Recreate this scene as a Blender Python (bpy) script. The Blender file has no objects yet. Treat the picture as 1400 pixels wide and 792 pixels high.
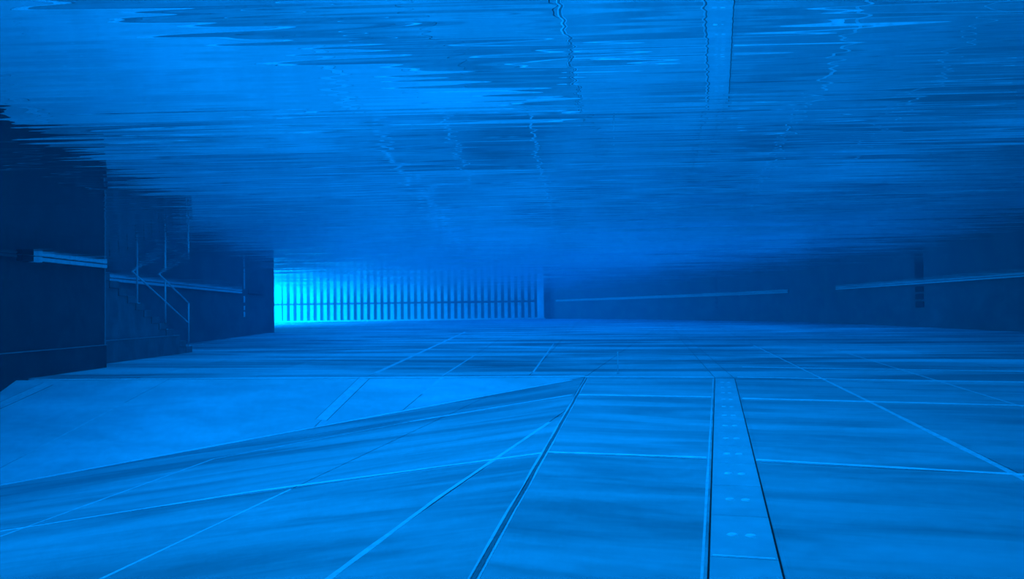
import bpy, bmesh, math, random
from mathutils import Vector, Matrix
random.seed(7)
S = bpy.context.scene
COL = S.collection

# ------------------------------------------------------------------ camera
F = 1100.0                      # focal length in pixels of the 1400 px wide frame
CAM = Vector((0, 0, 1.0))       # 1 m above the basin floor, 1 m below the water surface
PITCH, ROLL = math.atan(28.5 / F), 0.0136
fwd = Vector((0, math.cos(PITCH), math.sin(PITCH)))
up0 = Vector((0, -math.sin(PITCH), math.cos(PITCH)))
rt0 = Vector((1, 0, 0))
rt = rt0 * math.cos(ROLL) - up0 * math.sin(ROLL)
upv = up0 * math.cos(ROLL) + rt0 * math.sin(ROLL)
cam = bpy.data.cameras.new('camera')
cam.sensor_width = 36.0
cam.lens = 36.0 * F / 1400.0
cam.clip_start, cam.clip_end = 0.05, 400
co = bpy.data.objects.new('camera', cam)
COL.objects.link(co)
co.matrix_world = Matrix(((rt.x, upv.x, -fwd.x, CAM.x), (rt.y, upv.y, -fwd.y, CAM.y),
                          (rt.z, upv.z, -fwd.z, CAM.z), (0, 0, 0, 1)))
S.camera = co

# ------------------------------------------------------------------ world, lights, exposure
S.view_settings.view_transform = 'Standard'
S.view_settings.look = 'None'
S.view_settings.exposure = -0.30
S.view_settings.gamma = 1.0
S.view_settings.use_curve_mapping = False
W = bpy.data.worlds.new('hall')
S.world = W
W.use_nodes = True
W.node_tree.nodes['Background'].inputs[0].default_value = (0.01, 0.20, 1.0, 1)
W.node_tree.nodes['Background'].inputs[1].default_value = 0.10

LIGHT_COL = (0.0, 0.275, 0.95)
def area(name, loc, sx, sy, power, col=LIGHT_COL, rot=(0, 0, 0)):
    d = bpy.data.lights.new(name, 'AREA')
    d.shape = 'RECTANGLE'; d.size = sx; d.size_y = sy
    d.energy = power; d.color = col
    o = bpy.data.objects.new(name, d); COL.objects.link(o)
    o.location = loc; o.rotation_euler = rot
    return o
# rows of hall lamps under the roof above the water
area('hall_lamp_row', (-1.6, 6.8, 6.0), 8, 11, 1800)
area('hall_lamp_row', (-2.0, 24, 7.5), 12, 18, 2900)
area('hall_lamp_row', (0.5, 45, 8.0), 28, 24, 9000)
area('hall_lamp_row', (13.0, 31, 7.5), 9, 22, 1250)
area('hall_lamp_row', (-5.0, 73, 8.0), 34, 32, 15000)
area('hall_lamp_row', (8.5, 14, 7.0), 7, 16, 900)
# lamp in the bay round the corner at the far left
pl = bpy.data.lights.new('bay_lamp', 'POINT'); pl.energy = 95000; pl.color = (0.0, 0.75, 1.0); pl.shadow_soft_size = 0.4
po = bpy.data.objects.new('bay_lamp', pl); COL.objects.link(po); po.location = (-29.0, 77.0, 1.3)

# ------------------------------------------------------------------ helpers
def tag(o, label=None, cat=None, group=None, kind=None):
    if label: o['label'] = label
    if cat: o['category'] = cat
    if group: o['group'] = group
    if kind: o['kind'] = kind
    return o
def ray(px, py):
    return fwd + rt * ((px - 700) / F) + upv * ((396 - py) / F)
def hit(px, py, n, d):          # plane n.p = d
    r = ray(px, py)
    return CAM + r * ((d - n.dot(CAM)) / n.dot(r))
UP = Vector((0, 0, 1))
def fl(px, py, z=0.0):
    return hit(px, py, UP, z)

def new_mat(name):
    m = bpy.data.materials.new(name); m.use_nodes = True
    nt = m.node_tree; nt.nodes.clear()
    return m, nt
def nd(nt, t, **kw):
    n = nt.nodes.new(t)
    for k, v in kw.items(): setattr(n, k, v)
    return n
def concrete(name, dark, pale, rot=0.0, sx=0.35, sy=2.4, lo=0.35, hi=0.68, rough=0.75, rand=0.12, spec=0.2, fine=0.25, off=(0, 0, 0)):
    """grey surface with long streaks of silt, lengthwise along local x turned by rot"""
    m, nt = new_mat(name)
    L = nt.links.new
    out = nd(nt, 'ShaderNodeOutputMaterial'); bs = nd(nt, 'ShaderNodeBsdfPrincipled')
    geo = nd(nt, 'ShaderNodeNewGeometry')
    mp = nd(nt, 'ShaderNodeMapping'); mp.inputs['Rotation'].default_value = (0, 0, rot); mp.inputs['Location'].default_value = off
    L(geo.outputs['Position'], mp.inputs['Vector'])
    sc = nd(nt, 'ShaderNodeVectorMath', operation='MULTIPLY'); sc.inputs[1].default_value = (sx, sy, 1.0)
    L(mp.outputs[0], sc.inputs[0])
    n1 = nd(nt, 'ShaderNodeTexNoise'); n1.inputs['Scale'].default_value = 1.0
    n1.inputs['Detail'].default_value = 6; n1.inputs['Roughness'].default_value = 0.62; n1.inputs['Distortion'].default_value = 0.5
    L(sc.outputs[0], n1.inputs['Vector'])
    mr = nd(nt, 'ShaderNodeMapRange'); mr.inputs[1].default_value = lo; mr.inputs[2].default_value = hi
    mr.interpolation_type = 'SMOOTHSTEP'
    L(n1.outputs['Fac'], mr.inputs[0])
    n2 = nd(nt, 'ShaderNodeTexNoise'); n2.inputs['Scale'].default_value = 9.0; n2.inputs['Detail'].default_value = 8
    L(geo.outputs['Position'], n2.inputs['Vector'])
    mx = nd(nt, 'ShaderNodeMix', data_type='RGBA'); mx.inputs[6].default_value = (*dark, 1); mx.inputs[7].default_value = (*pale, 1)
    L(mr.outputs[0], mx.inputs[0])
    oi = nd(nt, 'ShaderNodeObjectInfo')
    ma = nd(nt, 'ShaderNodeMath', operation='MULTIPLY_ADD'); ma.inputs[1].default_value = rand; ma.inputs[2].default_value = 1 - rand / 2
    L(oi.outputs['Random'], ma.inputs[0])
    m2 = nd(nt, 'ShaderNodeMath', operation='MULTIPLY_ADD'); m2.inputs[1].default_value = fine; m2.inputs[2].default_value = 1 - fine / 2
    L(n2.outputs['Fac'], m2.inputs[0])
    m3 = nd(nt, 'ShaderNodeMath', operation='MULTIPLY'); L(ma.outputs[0], m3.inputs[0]); L(m2.outputs[0], m3.inputs[1])
    vs = nd(nt, 'ShaderNodeVectorMath', operation='SCALE'); L(mx.outputs[2], vs.inputs[0]); L(m3.outputs[0], vs.inputs['Scale'])
    L(vs.outputs[0], bs.inputs['Base Color'])
    bs.inputs['Roughness'].default_value = rough
    bs.inputs['Specular IOR Level'].default_value = spec
    L(bs.outputs[0], out.inputs['Surface'])
    return m
def g(v): return (v, v, v)
def plain(name, v, rough=0.6, metal=0.0, sc=14.0):
    return concrete(name, tuple(c * 0.8 for c in v), v, sx=sc, sy=sc, lo=0.3, hi=0.6, rough=rough, rand=0.04)

M = {}
M['slab'] = concrete('silted_concrete', g(0.28), g(0.53), rot=0.34, sx=0.45, sy=2.2, lo=0.3, hi=0.72)
M['slab_far'] = concrete('silt_drifted_concrete', g(0.20), g(0.66), rot=0.2, sx=0.16, sy=0.75, lo=0.36, hi=0.66)
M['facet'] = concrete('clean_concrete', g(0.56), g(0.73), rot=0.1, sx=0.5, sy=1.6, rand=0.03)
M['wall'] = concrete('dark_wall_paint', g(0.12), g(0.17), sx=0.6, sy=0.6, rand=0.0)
M['pier'] = concrete('darker_wall_paint', g(0.05), g(0.08), sx=1.2, sy=1.2, rand=0.0)  # darker than the other walls
M['stair'] = concrete('stair_concrete', g(0.12), g(0.19), sx=2, sy=2)
M['edge_line'] = plain('edge_line_grey', g(0.30))  # paler grey stands in for light on plinth tops; corner angle shares it
M['seal'] = plain('pale_joint_sealant', g(0.95))
M['seal_soft'] = plain('worn_joint_sealant', g(0.74))
M['steel'] = concrete('galvanised_cover_plate', g(0.50), g(0.58), sx=3, sy=3, rand=0.1, rough=0.5)
M['lug'] = plain('white_lug', g(1.0), 0.3)
M['black'] = plain('black_rubber', g(0.006), 0.8)
M['groove'] = plain('dirty_open_joint', g(0.20), 0.8)
M['streak'] = plain('white_strip_paint', g(0.85), 0.4)  # white carries the bright light at the waterline; wedge and rod share it
M['tube'] = plain('galvanised_tube', g(0.75), 0.35)
M['slat'] = plain('white_slat_paint', g(0.78), 0.5)
M['post'] = plain('white_post_paint', g(0.98), 0.5)
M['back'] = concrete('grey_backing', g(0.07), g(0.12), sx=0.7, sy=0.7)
M['plate_dark'] = plain('black_mark', g(0.008), 0.7)
M['plate_pale'] = plain('white_mark', g(0.85), 0.5)

def mesh_obj(name, verts, faces, mat, parent=None, smooth=False):
    me = bpy.data.meshes.new(name); me.from_pydata([tuple(v) for v in verts], [], faces); me.update()
    me.materials.append(mat)
    if smooth:
        for p in me.polygons: p.use_smooth = True
    o = bpy.data.objects.new(name, me); COL.objects.link(o)
    if parent: o.parent = parent
    return o
def empty(name):
    o = bpy.data.objects.new(name, None); COL.objects.link(o); o.empty_display_size = 0.2
    return o
def box(name, x0, x1, y0, y1, z0, z1, mat, parent=None, bev=0.0):
    v = [(x, y, z) for z in (z0, z1) for (x, y) in ((x0, y0), (x1, y0), (x1, y1), (x0, y1))]
    f = [(3, 2, 1, 0), (4, 5, 6, 7), (0, 1, 5, 4), (1, 2, 6, 5), (2, 3, 7, 6), (3, 0, 4, 7)]
    o = mesh_obj(name, v, f, mat, parent)
    if bev:
        bm = bmesh.new(); bm.from_mesh(o.data)
        bmesh.ops.bevel(bm, geom=bm.edges[:], offset=bev, segments=2, affect='EDGES', profile=0.5)
        bm.to_mesh(o.data); bm.free()
    return o
def prism(name, poly, thick, mat, parent=None, zf=None):
    """poly: plan points counter-clockwise; zf(x,y) gives the top height"""
    zf = zf or (lambda x, y: 0.0)
    n = len(poly)
    v = [(p[0], p[1], zf(p[0], p[1])) for p in poly] + [(p[0], p[1], zf(p[0], p[1]) - thick) for p in poly]
    f = [tuple(range(n)), tuple(range(2 * n - 1, n - 1, -1))] + [(i, i + n, (i + 1) % n + n, (i + 1) % n) for i in range(n)]
    return mesh_obj(name, v, f, mat, parent)
def split(poly, p, q):
    """cut a convex plan polygon by the line p-q: (left piece, right piece)"""
    def side(a): return (q[0] - p[0]) * (a[1] - p[1]) - (q[1] - p[1]) * (a[0] - p[0])
    A, B = [], []
    for i in range(len(poly)):
        a, b = poly[i], poly[(i + 1) % len(poly)]
        sa, sb = side(a), side(b)
        if sa >= 0: A.append(a)
        if sa <= 0: B.append(a)
        if sa * sb < 0:
            t = sa / (sa - sb); c = (a[0] + (b[0] - a[0]) * t, a[1] + (b[1] - a[1]) * t)
            A.append(c); B.append(c)
    return (A if len(A) > 2 else None), (B if len(B) > 2 else None)
def parea(p):
    return 0.5 * sum(p[i][0] * p[(i + 1) % len(p)][1] - p[(i + 1) % len(p)][0] * p[i][1] for i in range(len(p)))
def inset(poly, d):
    for i in range(len(poly)):
        a, b = poly[i], poly[(i + 1) % len(poly)]
        l = math.hypot(b[0] - a[0], b[1] - a[1])
        if l < 1e-6: continue
        nx, ny = -(b[1] - a[1]) / l * d, (b[0] - a[0]) / l * d
        r = split(CUR[0], (a[0] + nx, a[1] + ny), (b[0] + nx, b[1] + ny))[0]
        if r: CUR[0] = r
    return CUR[0]
CUR = [None]
def slabs(region, lines, mat, parent, zf=None, name='floor_slab', gap=0.006, thick=0.06):
    cells = [region]
    for p, q in lines:
        nx = []
        for c in cells:
            a, b = split(c, p, q)
            nx += [x for x in (a, b) if x and abs(parea(x)) > 0.002]
        cells = nx
    for c in cells:
        if parea(c) < 0: c = c[::-1]
        CUR[0] = c
        c2 = inset(c, gap)
        if parea(c2) > 0.002: prism(name, c2, thick, mat, parent, zf)
    return len(cells)
def strip(name, pts, w, mat, parent, zf=None, lift=0.0015, thick=0.004, wob=0.0):
    """flat ribbon of width w along plan points, resting on the surface zf"""
    zf = zf or (lambda x, y: 0.0)
    L_, R_ = [], []
    for i, p in enumerate(pts):
        a = pts[max(i - 1, 0)]; b = pts[min(i + 1, len(pts) - 1)]
        l = math.hypot(b[0] - a[0], b[1] - a[1]); nx, ny = -(b[1] - a[1]) / l, (b[0] - a[0]) / l
        h = w / 2 * (1 + random.uniform(-wob, wob))
        L_.append((p[0] + nx * h, p[1] + ny * h)); R_.append((p[0] - nx * h, p[1] - ny * h))
    n = len(pts); v = []
    for (l, r) in zip(L_, R_):
        zl, zr = zf(*l) + lift, zf(*r) + lift
        v += [(l[0], l[1], zl), (r[0], r[1], zr), (r[0], r[1], zr - thick), (l[0], l[1], zl - thick)]
    f = [(0, 1, 2, 3)]
    for i in range(n - 1):
        for k in range(4):
            f.append((i * 4 + k, (i + 1) * 4 + k, (i + 1) * 4 + (k + 1) % 4, i * 4 + (k + 1) % 4))
    f.append(tuple((n - 1) * 4 + k for k in (3, 2, 1, 0)))
    return mesh_obj(name, v, f, mat, parent)
def tube(name, pts, r, mat, parent=None, n=10):
    v, f = [], []
    pts = [Vector(p) for p in pts]
    for i, p in enumerate(pts):
        t = (pts[min(i + 1, len(pts) - 1)] - pts[max(i - 1, 0)]).normalized()
        a = t.orthogonal().normalized() if abs(t.z) < 0.99 else Vector((1, 0, 0)); b = t.cross(a)
        for k in range(n):
            an = 2 * math.pi * k / n; v.append(p + (a * math.cos(an) + b * math.sin(an)) * r)
    for i in range(len(pts) - 1):
        for k in range(n):
            f.append((i * n + k, i * n + (k + 1) % n, (i + 1) * n + (k + 1) % n, (i + 1) * n + k))
    f.append(tuple(range(n - 1, -1, -1))); f.append(tuple((len(pts) - 1) * n + k for k in range(n)))
    return mesh_obj(name, v, f, mat, parent, smooth=True)
def lerp(a, b, t): return (a[0] + (b[0] - a[0]) * t, a[1] + (b[1] - a[1]) * t)
def dense(a, b, n): return [lerp(a, b, i / n) for i in range(n + 1)]
def xy(v): return (v[0], v[1])

# ------------------------------------------------------------------ the basin: levels and planes
DEPTH = 2.0
A = xy(fl(40, 520)); B = xy(fl(800, 515.5))
s0, s1 = xy(fl(645, 792)), B
sd = ((s1[0] - s0[0]) / (s1[1] - s0[1]))                 # seam: dX per dY
def seam_x(y): return s0[0] + (y - s0[1]) * sd
S_END = (seam_x(-3.4), -3.4)
ed = (B[1] - A[1]) / (B[0] - A[0])                       # pit's far edge
A2 = (-12.0, A[1] + (-12.0 - A[0]) * ed)
FS = 0.36                                                # fall of the pit's far slope
# far slope plane: z = -FS * distance in front of the edge
def z_facet(x, y): return -FS * ((A[1] + (x - A[0]) * ed) - y)
nF = Vector((FS * ed, -FS, 1.0))                         # n.p = const
dF = nF.dot(Vector((A[0], A[1], 0)))
P = hit(0, 663, nF, dF)
# dipping pit floor through the seam and P
v1 = Vector((s1[0] - s0[0], s1[1] - s0[1], 0)); v2 = P - Vector((s0[0], s0[1], 0))
nP = v1.cross(v2); nP = nP / nP.z
dP = nP.dot(Vector((s0[0], s0[1], 0)))
def z_pit(x, y): return dP - nP.x * x - nP.y * y
def pit(px, py): return xy(hit(px, py, nP, dP))
def fac(px, py): return xy(hit(px, py, nF, dF))
_a, _b = pit(745, 619), pit(60, 715)
M['pit'] = concrete('pit_concrete', g(0.25), g(0.50), rot=-math.atan2(_a[1] - _b[1], _a[0] - _b[0]), sx=0.26, sy=1.7, off=(3.1, 6.0, 0))
tP = (P.x - B[0], P.y - B[1])
kx = (-12.0 - B[0]) / tP[0]; P2 = (-12.0, B[1] + tP[1] * kx)   # foot of the slope carried on to the left
TS = -0.36                                               # cross joints of the level floor, dY per dX
C2 = (24.0, B[1] + (24.0 - B[0]) * TS)
LD = 0.215
B_far = (B[0] + LD * (94 - B[1]), 94)

floor = tag(empty('floor'), 'blue-lit concrete basin floor with pale joints and silt streaks', 'floor', kind='structure')
prism('sub_base', [(-34, A2[1] + 0.2), (A2[0], A2[1] + 0.02), (B[0], B[1] + 0.02), (24, C2[1]), (24, 96), (-34, 96)], 0.2, M['slab'], floor, lambda x, y: -0.05)

def tr_right(x, y): return ((x, y), (x + 10, y + 10 * TS))
lon_R = [(xy(fl(1400, 651)), xy(fl(1030, 471))), (xy(fl(1330, 536)), xy(fl(1125, 473)))]
trk_n0, trk_n1 = xy(fl(1020, 792)), xy(fl(991, 518)); trk_f1 = xy(fl(932, 460))
lonT = (trk_n0, trk_n1)
def shift(line, dx): return ((line[0][0] + dx, line[0][1]), (line[1][0] + dx, line[1][1]))
lonsR = [lonT, lon_R[0], lon_R[1]] + [shift(lon_R[1], 1.5 * k) for k in range(1, 7)]
near_tr = [tr_right(*xy(fl(745, 618))), tr_right(*xy(fl(790, 540)))]
near = [S_END, (24, -3.4), C2, B]
slabs(near, lonsR + near_tr + [tr_right(0.3, 1.9)], M['slab'], floor)
farR = [B, C2, (24, 94), B_far]
lonsF = [(trk_n1, trk_f1), lon_R[0], lon_R[1]] + [shift(lon_R[1], 1.5 * k) for k in range(1, 5)]
tr_f = [tr_right(B[0], B[1] + d) for d in (2.0, 5.2, 9.5, 15, 22, 31, 44)]
slabs(farR, lonsF + tr_f, M['slab_far'], floor)
farL = [(-34, 94), (-34, A2[1] + 0.4), A2, B, B_far]
lonsL = [(xy(fl(514, 510)), xy(fl(636, 454))), (xy(fl(605, 515)), xy(fl(652, 484))), (xy(fl(727, 510)), xy(fl(747, 488))),
         ((-4.1, 13), (-4.6, 26)), ((-6.0, 13), (-6.9, 26))]
tr_l = [((B[0], B[1] + d), (B[0] - 10, B[1] + d - 10 * ed)) for d in (2.4, 5.6, 10, 16, 24, 36)]
slabs(farL, lonsL + tr_l, M['slab_far'], floor)
# the pit's far slope and its dipping floor
fac_lines = [(fac(35, 622), fac(170, 551)), (fac(577, 539), fac(605, 515.5)), (fac(439, 575), fac(498, 517))]
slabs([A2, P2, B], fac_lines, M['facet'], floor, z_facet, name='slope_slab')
pit2 = (pit(0, 732), pit(291, 626)); pit3 = (pit(745, 619), pit(189, 698)); pit4 = (pit(138, 792), pit(398, 669))
pit5 = (pit(445, 792), pit(690, 620)); pit6 = (pit(786, 539), pit(620, 565))
slabs([P2, (-12, -3.4), S_END, B], [pit3, pit6, pit5, pit4], M['pit'], floor, z_pit, name='pit_slab')

# pale sealant in the joints that show
def joint(a, b, w, zf=None, n=8):
    soft = abs(b[1] - a[1]) > 1.2 * abs(b[0] - a[0])
    strip('joint_sealant', dense(a, b, n), w, M['seal_soft' if soft else 'seal'], floor, zf, wob=0.25, lift=0.0013 if soft else 0.0024)
J = joint
J(xy(fl(748, 618.5)), xy(fl(966, 626)), 0.055); J(xy(fl(1034, 629)), xy(fl(1460, 653)), 0.055)
J(xy(fl(792, 540)), xy(fl(972, 543)), 0.10); J(xy(fl(1015, 545)), xy(fl(1460, 556.5)), 0.10)
J(B, xy(fl(980, 516)), 0.13); J(xy(fl(1008, 516)), xy(fl(1400, 523)), 0.10)
J((A[0], A[1] + 0.10), (B[0], B[1] + 0.10), 0.17)
J(xy(fl(1460, 685)), xy(fl(1200, 555)), 0.045); J(xy(fl(1200, 555)), xy(fl(1030, 472)), 0.035)
J(xy(fl(1400, 557)), xy(fl(1125, 473)), 0.03)
J(xy(fl(1015, 502)), xy(fl(1400, 508)), 0.11)
J(xy(fl(514, 510)), xy(fl(636, 454)), 0.10); J(xy(fl(605, 514)), xy(fl(652, 484)), 0.035); J(xy(fl(729, 509)), xy(fl(757, 470)), 0.03)
J(xy(fl(520, 461)), xy(fl(700, 460)), 0.25); J(xy(fl(60, 505)), xy(fl(330, 462)), 0.05)
J(fac(35, 622), fac(170, 551), 0.035, z_facet); J(fac(577, 539), fac(605, 516), 0.05, z_facet)
J((B[0] + tP[0] * 0.03, B[1] + tP[1] * 0.03 - 0.10), (B[0] + tP[0] * 1.05, B[1] + tP[1] * 1.05 - 0.10), 0.16, z_pit, 14)
J(pit(740, 620), pit(343, 673), 0.05, z_pit); J(pit(343, 673), pit(0, 727), 0.035, z_pit)
J(pit(782, 540), pit(560, 577), 0.06, z_pit); J(pit(560, 577), pit(291, 628), 0.02, z_pit); J(pit(291, 628), pit(0, 734), 0.03, z_pit)
J(pit(138, 792), pit(398, 669), 0.025, z_pit)
J(pit(445, 795), pit(600, 680), 0.035, z_pit); J(pit(600, 680), pit(752, 577), 0.035, z_pit)
# the dark open joint along the break of the floor, with pale lips
spts = dense((seam_x(0.5), 0.5), (B[0], B[1] - 0.25), 22)
spts = [(p[0] + random.uniform(-0.004, 0.004), p[1]) for p in spts]
strip('open_joint', spts, 0.017, M['groove'], floor, None, lift=0.0032, wob=0.3)
strip('joint_lip', [(p[0] - 0.020, p[1]) for p in spts], 0.012, M['seal_soft'], floor, z_pit, lift=0.002, wob=0.6)
strip('joint_lip', [(p[0] + 0.018, p[1]) for p in spts], 0.008, M['seal_soft'], floor, None, lift=0.002, wob=0.6)

# ------------------------------------------------------------------ walls
def wall_strip(name, pts, z0, z1, mat, thick, side, parent=None):
    """wall following plan points, thickened to the given side"""
    n = len(pts); v = []
    for i, p in enumerate(pts):
        a = pts[max(i - 1, 0)]; b = pts[min(i + 1, n - 1)]
        l = math.hypot(b[0] - a[0], b[1] - a[1]); nx, ny = -(b[1] - a[1]) / l * thick * side, (b[0] - a[0]) / l * thick * side
        v += [(p[0], p[1], z0), (p[0], p[1], z1), (p[0] + nx, p[1] + ny, z1), (p[0] + nx, p[1] + ny, z0)]
    f = [(0, 1, 2, 3)]
    for i in range(n - 1):
        for k in range(4):
            f.append((i * 4 + k, (i + 1) * 4 + k, (i + 1) * 4 + (k + 1) % 4, i * 4 + (k + 1) % 4))
    f.append(tuple((n - 1) * 4 + k for k in (3, 2, 1, 0)))
    o = mesh_obj(name, v, f, mat, parent)
    bm = bmesh.new(); bm.from_mesh(o.data); bmesh.ops.recalc_face_normals(bm, faces=bm.faces[:]); bm.to_mesh(o.data); bm.free()
    return o
def bez(pts, n=10):
    out = []
    for i in range(len(pts) - 1):
        p0 = pts[max(i - 1, 0)]; p1 = pts[i]; p2 = pts[i + 1]; p3 = pts[min(i + 2, len(pts) - 1)]
        for k in range(n):
            t = k / n
            out.append(tuple(0.5 * (2 * p1[j] + (p2[j] - p0[j]) * t + (2 * p0[j] - 5 * p1[j] + 4 * p2[j] - p3[j]) * t * t
                                    + (3 * p1[j] - p0[j] - 3 * p2[j] + p3[j]) * t ** 3) for j in (0, 1)))
    out.append(pts[-1]); return out
PX = -7.9
wl = tag(empty('wall_left'), 'dark near wall with low plinth at the left edge', 'wall', kind='structure')
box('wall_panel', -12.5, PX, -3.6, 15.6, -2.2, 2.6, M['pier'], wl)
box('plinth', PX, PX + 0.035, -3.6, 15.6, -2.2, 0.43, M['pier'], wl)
box('plinth_lit_edge', PX, PX + 0.05, -3.6, 15.6, 0.43, 0.445, M['edge_line'], wl)  # light on the plinth top, put into a paler strip
box('corner_angle', PX - 0.002, PX + 0.014, 15.57, 15.615, 0.0, 2.5, M['edge_line'], wl)
LW0, LW1 = (-10.0, 15.0), (-12.7, 42.5)
wl2 = tag(empty('wall_left'), 'dark wall running back behind the stairs to the lit bay', 'wall', kind='structure')
wall_strip('wall_panel', [LW0, LW1], -0.3, 2.6, M['wall'], 0.5, 1, wl2)
wall_strip('corner_pier', [(-12.62, 40.6), (-12.60, 42.6)], -0.3, 2.6, M['wall'], 0.5, 1, wl2)
wall_strip('return_wall', [(-12.62, 42.6), (-34, 42.8)], -0.3, 2.6, M['wall'], 0.3, 1, wl2)
RW = bez([(4.3, 90.2), (8.6, 81), (12.9, 71), (17.0, 59.5), (18.5, 50), (18.25, 36), (17.9, 27.8), (17.8, 12), (17.8, -3.6)])
tag(wall_strip('wall_right', RW, -0.3, 2.6, M['wall'], 0.5, 1), 'long dark wall curving round the far right corner', 'wall', kind='structure')
tag(box('wall_back', -34, 6, 90.6, 91.2, -0.3, 2.6, M['back']), 'grey end wall behind the row of white slats', 'wall', kind='structure')
tag(box('wall_bay', -34.5, -34, 42, 91, -0.3, 2.6, M['back']), 'side wall of the lit bay at the far left', 'wall', kind='structure')
tag(box('wall_front', -12.5, 18.2, -4.0, -3.6, -2.2, 2.6, M['wall']), 'end wall closing the basin on the near side', 'wall', kind='structure')

# ------------------------------------------------------------------ water
wx0, wx1, wy0, wy1 = -36.0, 26.0, -6.0, 97.0
v = [(x, y, z) for z in (-3.0, DEPTH) for (x, y) in ((wx0, wy0), (wx1, wy0), (wx1, wy1), (wx0, wy1))]
fcs = [(3, 2, 1, 0), (4, 5, 6, 7), (0, 1, 5, 4), (1, 2, 6, 5), (2, 3, 7, 6), (3, 0, 4, 7)]
m, nt = new_mat('water'); L = nt.links.new
out = nd(nt, 'ShaderNodeOutputMaterial')
geo = nd(nt, 'ShaderNodeNewGeometry')
def slope_layer(sx, sy, rot, ax, ay, detail=2.0):
    mp = nd(nt, 'ShaderNodeMapping'); mp.inputs['Rotation'].default_value = (0, 0, rot)
    L(geo.outputs['Position'], mp.inputs['Vector'])
    sc = nd(nt, 'ShaderNodeVectorMath', operation='MULTIPLY'); sc.inputs[1].default_value = (sx, sy, 1)
    L(mp.outputs[0], sc.inputs[0])
    n = nd(nt, 'ShaderNodeTexNoise'); n.inputs['Scale'].default_value = 1.0; n.inputs['Detail'].default_value = detail
    L(sc.outputs[0], n.inputs['Vector'])
    s = nd(nt, 'ShaderNodeVectorMath', operation='SUBTRACT'); s.inputs[1].default_value = (0.5, 0.5, 0.5)
    L(n.outputs['Color'], s.inputs[0])
    k = nd(nt, 'ShaderNodeVectorMath', operation='MULTIPLY'); k.inputs[1].default_value = (ax, ay, 0)
    L(s.outputs[0], k.inputs[0])
    return k
a1 = slope_layer(0.8, 24.0, 0.04, 0.003, 0.060, 0.0)
a2 = slope_layer(0.5, 5.0, 0.10, 0.003, 0.034)
ad = nd(nt, 'ShaderNodeVectorMath', operation='ADD'); L(a1.outputs[0], ad.inputs[0]); L(a2.outputs[0], ad.inputs[1])
ad2 = nd(nt, 'ShaderNodeVectorMath', operation='ADD'); L(ad.outputs[0], ad2.inputs[0]); L(geo.outputs['Normal'], ad2.inputs[1])
nz = nd(nt, 'ShaderNodeVectorMath', operation='NORMALIZE'); L(ad2.outputs[0], nz.inputs[0])
fr = nd(nt, 'ShaderNodeFresnel'); fr.inputs['IOR'].default_value = 1.33
gl = nd(nt, 'ShaderNodeBsdfGlossy'); gl.inputs['Roughness'].default_value = 0.0; gl.inputs['Color'].default_value = (1, 1, 1, 1)
L(nz.outputs[0], gl.inputs['Normal'])
tp = nd(nt, 'ShaderNodeBsdfTransparent')
mx = nd(nt, 'ShaderNodeMixShader'); L(fr.outputs[0], mx.inputs[0]); L(tp.outputs[0], mx.inputs[1]); L(gl.outputs[0], mx.inputs[2])
L(mx.outputs[0], out.inputs['Surface'])
va = nd(nt, 'ShaderNodeVolumeAbsorption'); va.inputs['Color'].default_value = (0.0, 0.95, 0.99, 1); va.inputs['Density'].default_value = 0.25
vs = nd(nt, 'ShaderNodeVolumeScatter'); vs.inputs['Color'].default_value = (0.0, 0.7, 1.0, 1); vs.inputs['Density'].default_value = 0.0095
vs.inputs['Anisotropy'].default_value = 0.3
av = nd(nt, 'ShaderNodeAddShader'); L(va.outputs[0], av.inputs[0]); L(vs.outputs[0], av.inputs[1])
L(av.outputs[0], out.inputs['Volume'])
tag(mesh_obj('water', v, fcs, m), 'clear blue water whose rippled surface mirrors the basin floor', 'water', kind='stuff')

# ------------------------------------------------------------------ cover track in the floor
def track(name, label, a, b, w, pitch, zf, first, lugs, pm='steel', gm='black', seam_at=()):
    t = tag(empty(name), label, 'floor track')
    zf = zf or (lambda x, y: 0.0)
    L_ = math.hypot(b[0] - a[0], b[1] - a[1]); d = ((b[0] - a[0]) / L_, (b[1] - a[1]) / L_); nrm = (d[1], -d[0])
    def pt(s, o): return (a[0] + d[0] * s + nrm[0] * o, a[1] + d[1] * s + nrm[1] * o)
    s = first; 
    while s < L_ - 0.02:
        e = min(s + pitch, L_)
        s_ = max(s, 0)
        q = [pt(s_ + 0.002, -w / 2), pt(s_ + 0.002, w / 2), pt(e - 0.002, w / 2), pt(e - 0.002, -w / 2)]
        p = prism('cover_plate', q, 0.012, M[pm], t, lambda x, y: zf(x, y) + 0.003)
        if lugs:
            c = s + pitch / 2
            if c < L_:
                for o in (-0.038, 0.040):
                    n = 14; ring = []
                    for k in range(n):
                        an = 2 * math.pi * k / n
                        ring.append(pt(c + 0.024 * math.sin(an), o + 0.026 * math.cos(an)))
                    vv = []
                    for (x, y) in ring: vv.append((x, y, zf(x, y) + 0.002))
                    cx, cy = pt(c, o)
                    for (x, y) in ring: vv.append((cx + (x - cx) * 0.75, cy + (y - cy) * 0.75, zf(x, y) + 0.008))
                    ff = [(i, (i + 1) % n, n + (i + 1) % n, n + i) for i in range(n)] + [tuple(range(n, 2 * n))]
                    mesh_obj('lifting_lug', vv, ff, M['lug'], p)
        s = e
    for o in (-1, 1):
        strip('edge_gap', [pt(L_ * k / 10, o * (w / 2 + 0.004)) for k in range(11)], 0.008, M[gm], t, zf, lift=0.004, thick=0.006)
    for c in seam_at:
        strip('plate_seam', [pt(c, -w / 2 + 0.01), pt(c, w / 2 - 0.01)], 0.018, M['lug'], t, zf, lift=0.0045, thick=0.004)
    return t, pt, L_
dirT = (trk_n1[0] - trk_n0[0], trk_n1[1] - trk_n0[1]); lT = math.hypot(*dirT)
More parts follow.
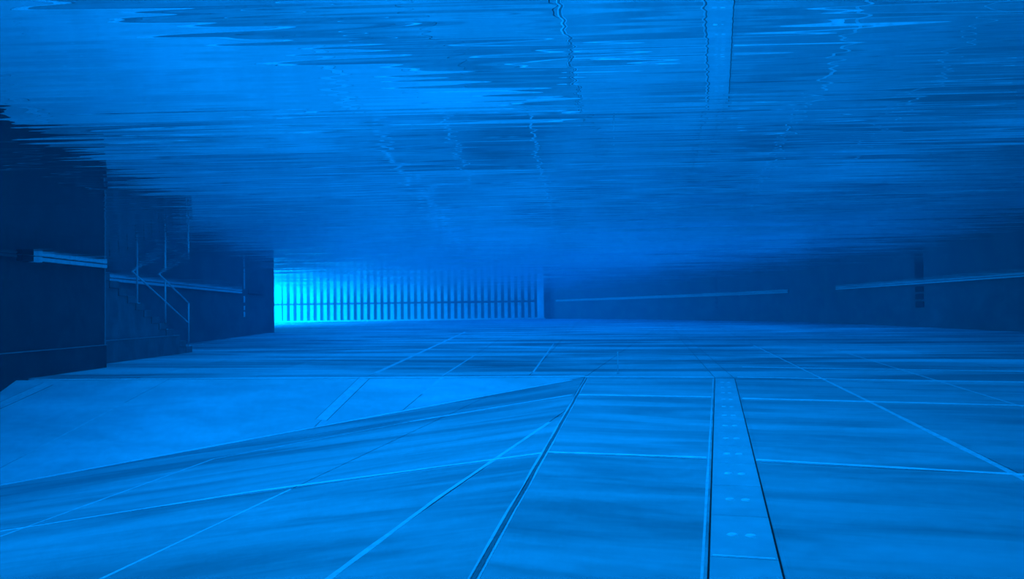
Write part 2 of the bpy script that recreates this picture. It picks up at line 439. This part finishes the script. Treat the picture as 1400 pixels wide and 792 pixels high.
tA = (trk_n0[0] - dirT[0] / lT * 2.2, trk_n0[1] - dirT[1] / lT * 2.2)
# lugs fall every 0.67 m; the pair at picture row 733 lies at this distance along the track
c733 = fl(1012, 733); s733 = (c733.x - tA[0]) * dirT[0] / lT + (c733.y - tA[1]) * dirT[1] / lT
pit_ = 0.672
first = (s733 - pit_ / 2) % pit_ - pit_
t1, ptT, LT = track('cover_track', 'long pale steel cover strip with black edges and paired lugs, right foreground', tA, trk_n1, 0.262, pit_, None, first, True,
                    seam_at=(s733 - pit_ / 2 + 0.02,))
for o, w_ in ((-0.158, 0.014), (0.165, 0.016)):
    strip('edge_sealant', [ptT(LT * k / 14, o) for k in range(15)], w_, M['seal_soft'] if o < 0 else M['slab'], t1, None, lift=0.002, wob=0.5)
track('cover_track', 'steel cover strip beyond the pale cross joint, angling away to the curved wall', (trk_n1[0] + 0.02, trk_n1[1] + 0.1), trk_f1, 0.25, 1.6, None, 0, False, 'slab_far', 'groove')
# strip on the pit slope
track('cover_track', 'short pale cover strip with dark edges lying on the pit slope', fac(439, 574.5), fac(498, 517.5), 0.165, 3.0, z_facet, 0, False, 'seal_soft', 'groove')
track('cover_track', 'pale cover strip beside the foot of the dark left wall', fac(-25, 566), fac(66, 525), 0.22, 3.0, z_facet, 0, False, 'seal_soft', 'groove')

# ------------------------------------------------------------------ stairs at the left wall
st = tag(empty('staircase'), 'dark concrete stairs rising along the left wall out of the water', 'stairs')
SX0, SX1 = -10.0, -8.55
NST = 13; y_b, run, rise = 21.5, 0.40, 0.158
for i in range(NST):
    y1 = y_b - i * run
    z1 = 0.17 + rise * i
    box('step', SX0, SX1, max(y1 - run, 15.65), y1, z1 - rise if i else 0.0, z1, M['stair'], st, bev=0.008)
    if i < NST - 1:
        box('riser_block', SX0, SX1 - 0.02, 15.65, y1 - run, z1 - rise if i else 0.0, z1, M['stair'], st)
box('plinth', SX1 - 0.03, SX1 + 0.04, 15.65, 20.6, 0.0, 0.47, M['stair'], st, bev=0.01)
box('plinth_lit_edge', SX1, SX1 + 0.05, 15.65, 20.6, 0.471, 0.49, M['edge_line'], st)  # paler strip drawn for the lit edge of the stair plinth
rl = tag(empty('stair_railing'), 'thin galvanised railing with two sloping rails on the stairs', 'railing')
RXX = SX1 - 0.05
def ztread(y): return 0.17 + rise * max(0, math.floor((y_b - y) / run))
sl = 0.385
def up_z(y): return 1.31 + (21.38 - y) * sl
def lo_z(y): return 0.78 + (21.38 - y) * sl
for y in (21.38, 19.95, 18.45):
    tube('post', [(RXX, y, ztread(y)), (RXX, y, up_z(y))], 0.021, M['tube'], rl)
    box('foot_plate', RXX - 0.06, RXX + 0.045, y - 0.06, y + 0.06, ztread(y), ztread(y) + 0.012, M['tube'], rl)
tube('upper_rail', [(RXX, 21.38, up_z(21.38)), (RXX, 16.5, up_z(16.5))], 0.021, M['tube'], rl)
tube('lower_rail', [(RXX, 21.38, lo_z(21.38)), (RXX, 16.5, lo_z(16.5))], 0.019, M['tube'], rl)

# ------------------------------------------------------------------ light along the waterline, built as white and grey strips
def wstreak(label, pts, mat, side, z0=1.945, z1=1.985, t=0.05, end=None):
    o = wall_strip('waterline_light', pts, z0, z1, mat, t, side)
    return tag(o, label, 'streak')
wstreak('pale rail of waterline light, built as a strip, on the near left wall', [(PX + 0.002, 13.35), (PX + 0.002, 15.55)], M['streak'], -1, 1.925, 1.985, 0.07)
wstreak('dim end of rail of waterline light, built as a strip, leftmost in the picture', [(PX + 0.002, 11.0), (PX + 0.002, 12.75)], M['back'], -1, 1.95, 1.985, 0.05)
k = tag(empty('wall_bumper'), 'black bumper block with white wedge on the near left wall', 'bumper')
box('block', PX + 0.002, PX + 0.10, 12.8, 13.12, 1.90, 1.995, M['black'], k, bev=0.01)
mesh_obj('wedge', [(PX + 0.002, 13.14, 1.90), (PX + 0.12, 13.33, 1.90), (PX + 0.002, 13.33, 1.90), (PX + 0.002, 13.14, 1.99), (PX + 0.12, 13.33, 1.99), (PX + 0.002, 13.33, 1.99)],
         [(0, 2, 1), (3, 4, 5), (0, 1, 4, 3), (1, 2, 5, 4), (2, 0, 3, 5)], M['streak'], k)
def lw(y, off=0.003):
    t = (y - LW0[1]) / (LW1[1] - LW0[1]); return (LW0[0] + (LW1[0] - LW0[0]) * t + off, y)
wstreak('bright rail of waterline light, built as a strip, behind the stair railing', [lw(18.6), lw(35.6)], M['streak'], -1, 1.91, 1.98, 0.08)
wstreak('dim rail of waterline light, built as a strip, between white depth marks and lit bay', [lw(37), lw(40.4)], M['back'], -1, 1.93, 1.98, 0.05)
def rw_pts(y0, y1, off):
    o = []
    for i in range(len(RW) - 1):
        p, q = RW[i], RW[i + 1]
        l = math.hypot(q[0] - p[0], q[1] - p[1])
        if y0 <= p[1] <= y1: o.append((p[0] + (q[1] - p[1]) / l * off, p[1] - (q[0] - p[0]) / l * off))
    return o
wstreak('thin rail of waterline light, built as a strip, round the curved far right wall', rw_pts(52.5, 89, 0.004), M['streak'], -1, 1.92, 1.975, 0.08)
wstreak('thin rail of waterline light, built as a strip, crossing black depth marks on right wall', rw_pts(20, 47, 0.004), M['streak'], -1, 1.93, 1.98, 0.07)

# ------------------------------------------------------------------ depth marks on the walls
def marks(label, x, y, dirx, diry, w, rows, mat):
    t = tag(empty('depth_marker'), label, 'depth marker')
    l = math.hypot(dirx, diry); d = (dirx / l, diry / l); n = (-d[1], d[0])
    for z, h in rows:
        vv = []
        for dep in (0.0, 0.03):
            for (s, zz) in ((-1, -1), (1, -1), (1, 1), (-1, 1)):
                vv.append((x + d[0] * s * w / 2 + n[0] * dep, y + d[1] * s * w / 2 + n[1] * dep, z + zz * h / 2))
        o = mesh_obj('mark', vv, [(3, 2, 1, 0), (4, 5, 6, 7), (0, 1, 5, 4), (1, 2, 6, 5), (2, 3, 7, 6), (3, 0, 4, 7)], mat, t)
        bm = bmesh.new(); bm.from_mesh(o.data); bmesh.ops.recalc_face_normals(bm, faces=bm.faces[:])
        bmesh.ops.bevel(bm, geom=bm.edges[:], offset=0.008, segments=1, affect='EDGES'); bm.to_mesh(o.data); bm.free()
rows3 = ((1.70, 0.25), (1.37, 0.25), (1.02, 0.27))
def rwx(y):
    return min(RW, key=lambda p: abs(p[1] - y))
p = rwx(36.0)
marks('column of three black depth marks on the right wall', p[0] - 0.01, 36.0, 0.02, 1, 0.75, rows3, M['plate_dark'])
p = min(RW, key=lambda p: abs(700 + F * p[0] / p[1] - 982) if p[1] > 40 else 1e9); i = RW.index(p)
marks('small faint dark depth marks on the curved far wall', p[0] - 0.01, p[1] - 0.01, RW[i - 1][0] - RW[i + 1][0], RW[i - 1][1] - RW[i + 1][1], 0.30, rows3, M['back'])
q = lw(36.2, 0.0)
marks('column of narrow white depth marks on the left wall', q[0] + 0.01, q[1], 0.1, -1, 0.28, ((1.66, 0.30), (1.27, 0.20), (0.98, 0.24)), M['plate_pale'])

# ------------------------------------------------------------------ slatted screen at the far end
sc_ = tag(empty('slat_screen'), 'row of white upright slats across the far end of the basin', 'screen')
YS = 89.6
def xs(px, y=YS): return (px - 700) / F * y
slat_me = None
for i in range(39):
    px = 389.5 + i * 9.15
    w = 0.40 if i > 1 else 0.46
    if slat_me is None:
        o = box('slat', -0.20, 0.20, -0.06, 0.06, 0.16, 2.3, M['slat'], sc_, bev=0.012); slat_me = o.data
    else:
        o = bpy.data.objects.new('slat', slat_me); COL.objects.link(o); o.parent = sc_
    o.location = (xs(px), YS, 0)
for px in (374, 378.5, 383):
    o = box('thin_slat', -0.09, 0.09, -0.05, 0.05, 0.16, 2.3, M['slat'], sc_, bev=0.01); o.location = (xs(px), YS, 0)
box('crossbeam', xs(366), xs(748), YS - 0.16, YS - 0.07, 1.90, 2.04, M['black'], sc_)
box('foot_beam', xs(366), xs(735), YS - 0.30, YS + 0.1, 0.0, 0.16, M['slat'], sc_, bev=0.02)
box('end_panel', xs(373), xs(385), YS + 0.06, YS + 0.10, 0.16, 2.2, M['slat'], sc_)
e = tag(empty('end_post'), 'broad pale post at the right end of the slat row', 'post')
box('shaft', xs(734), xs(743), YS - 0.65, YS - 0.38, 0.12, 2.3, M['post'], e, bev=0.03)
box('base', xs(732), xs(745), YS - 0.70, YS - 0.33, 0.0, 0.12, M['slat'], e, bev=0.03)

# ------------------------------------------------------------------ thin rod on the floor
b0 = fl(845, 511)
r = tag(empty('marker_rod'), 'thin pale rod standing upright on the floor joint', 'rod')
tube('rod', [(b0.x, b0.y, 0.01), (b0.x, b0.y, 0.34)], 0.007, M['streak'], r)
n = 12
tube('foot', [(b0.x, b0.y, 0.0), (b0.x, b0.y, 0.02)], 0.02, M['seal_soft'], r)
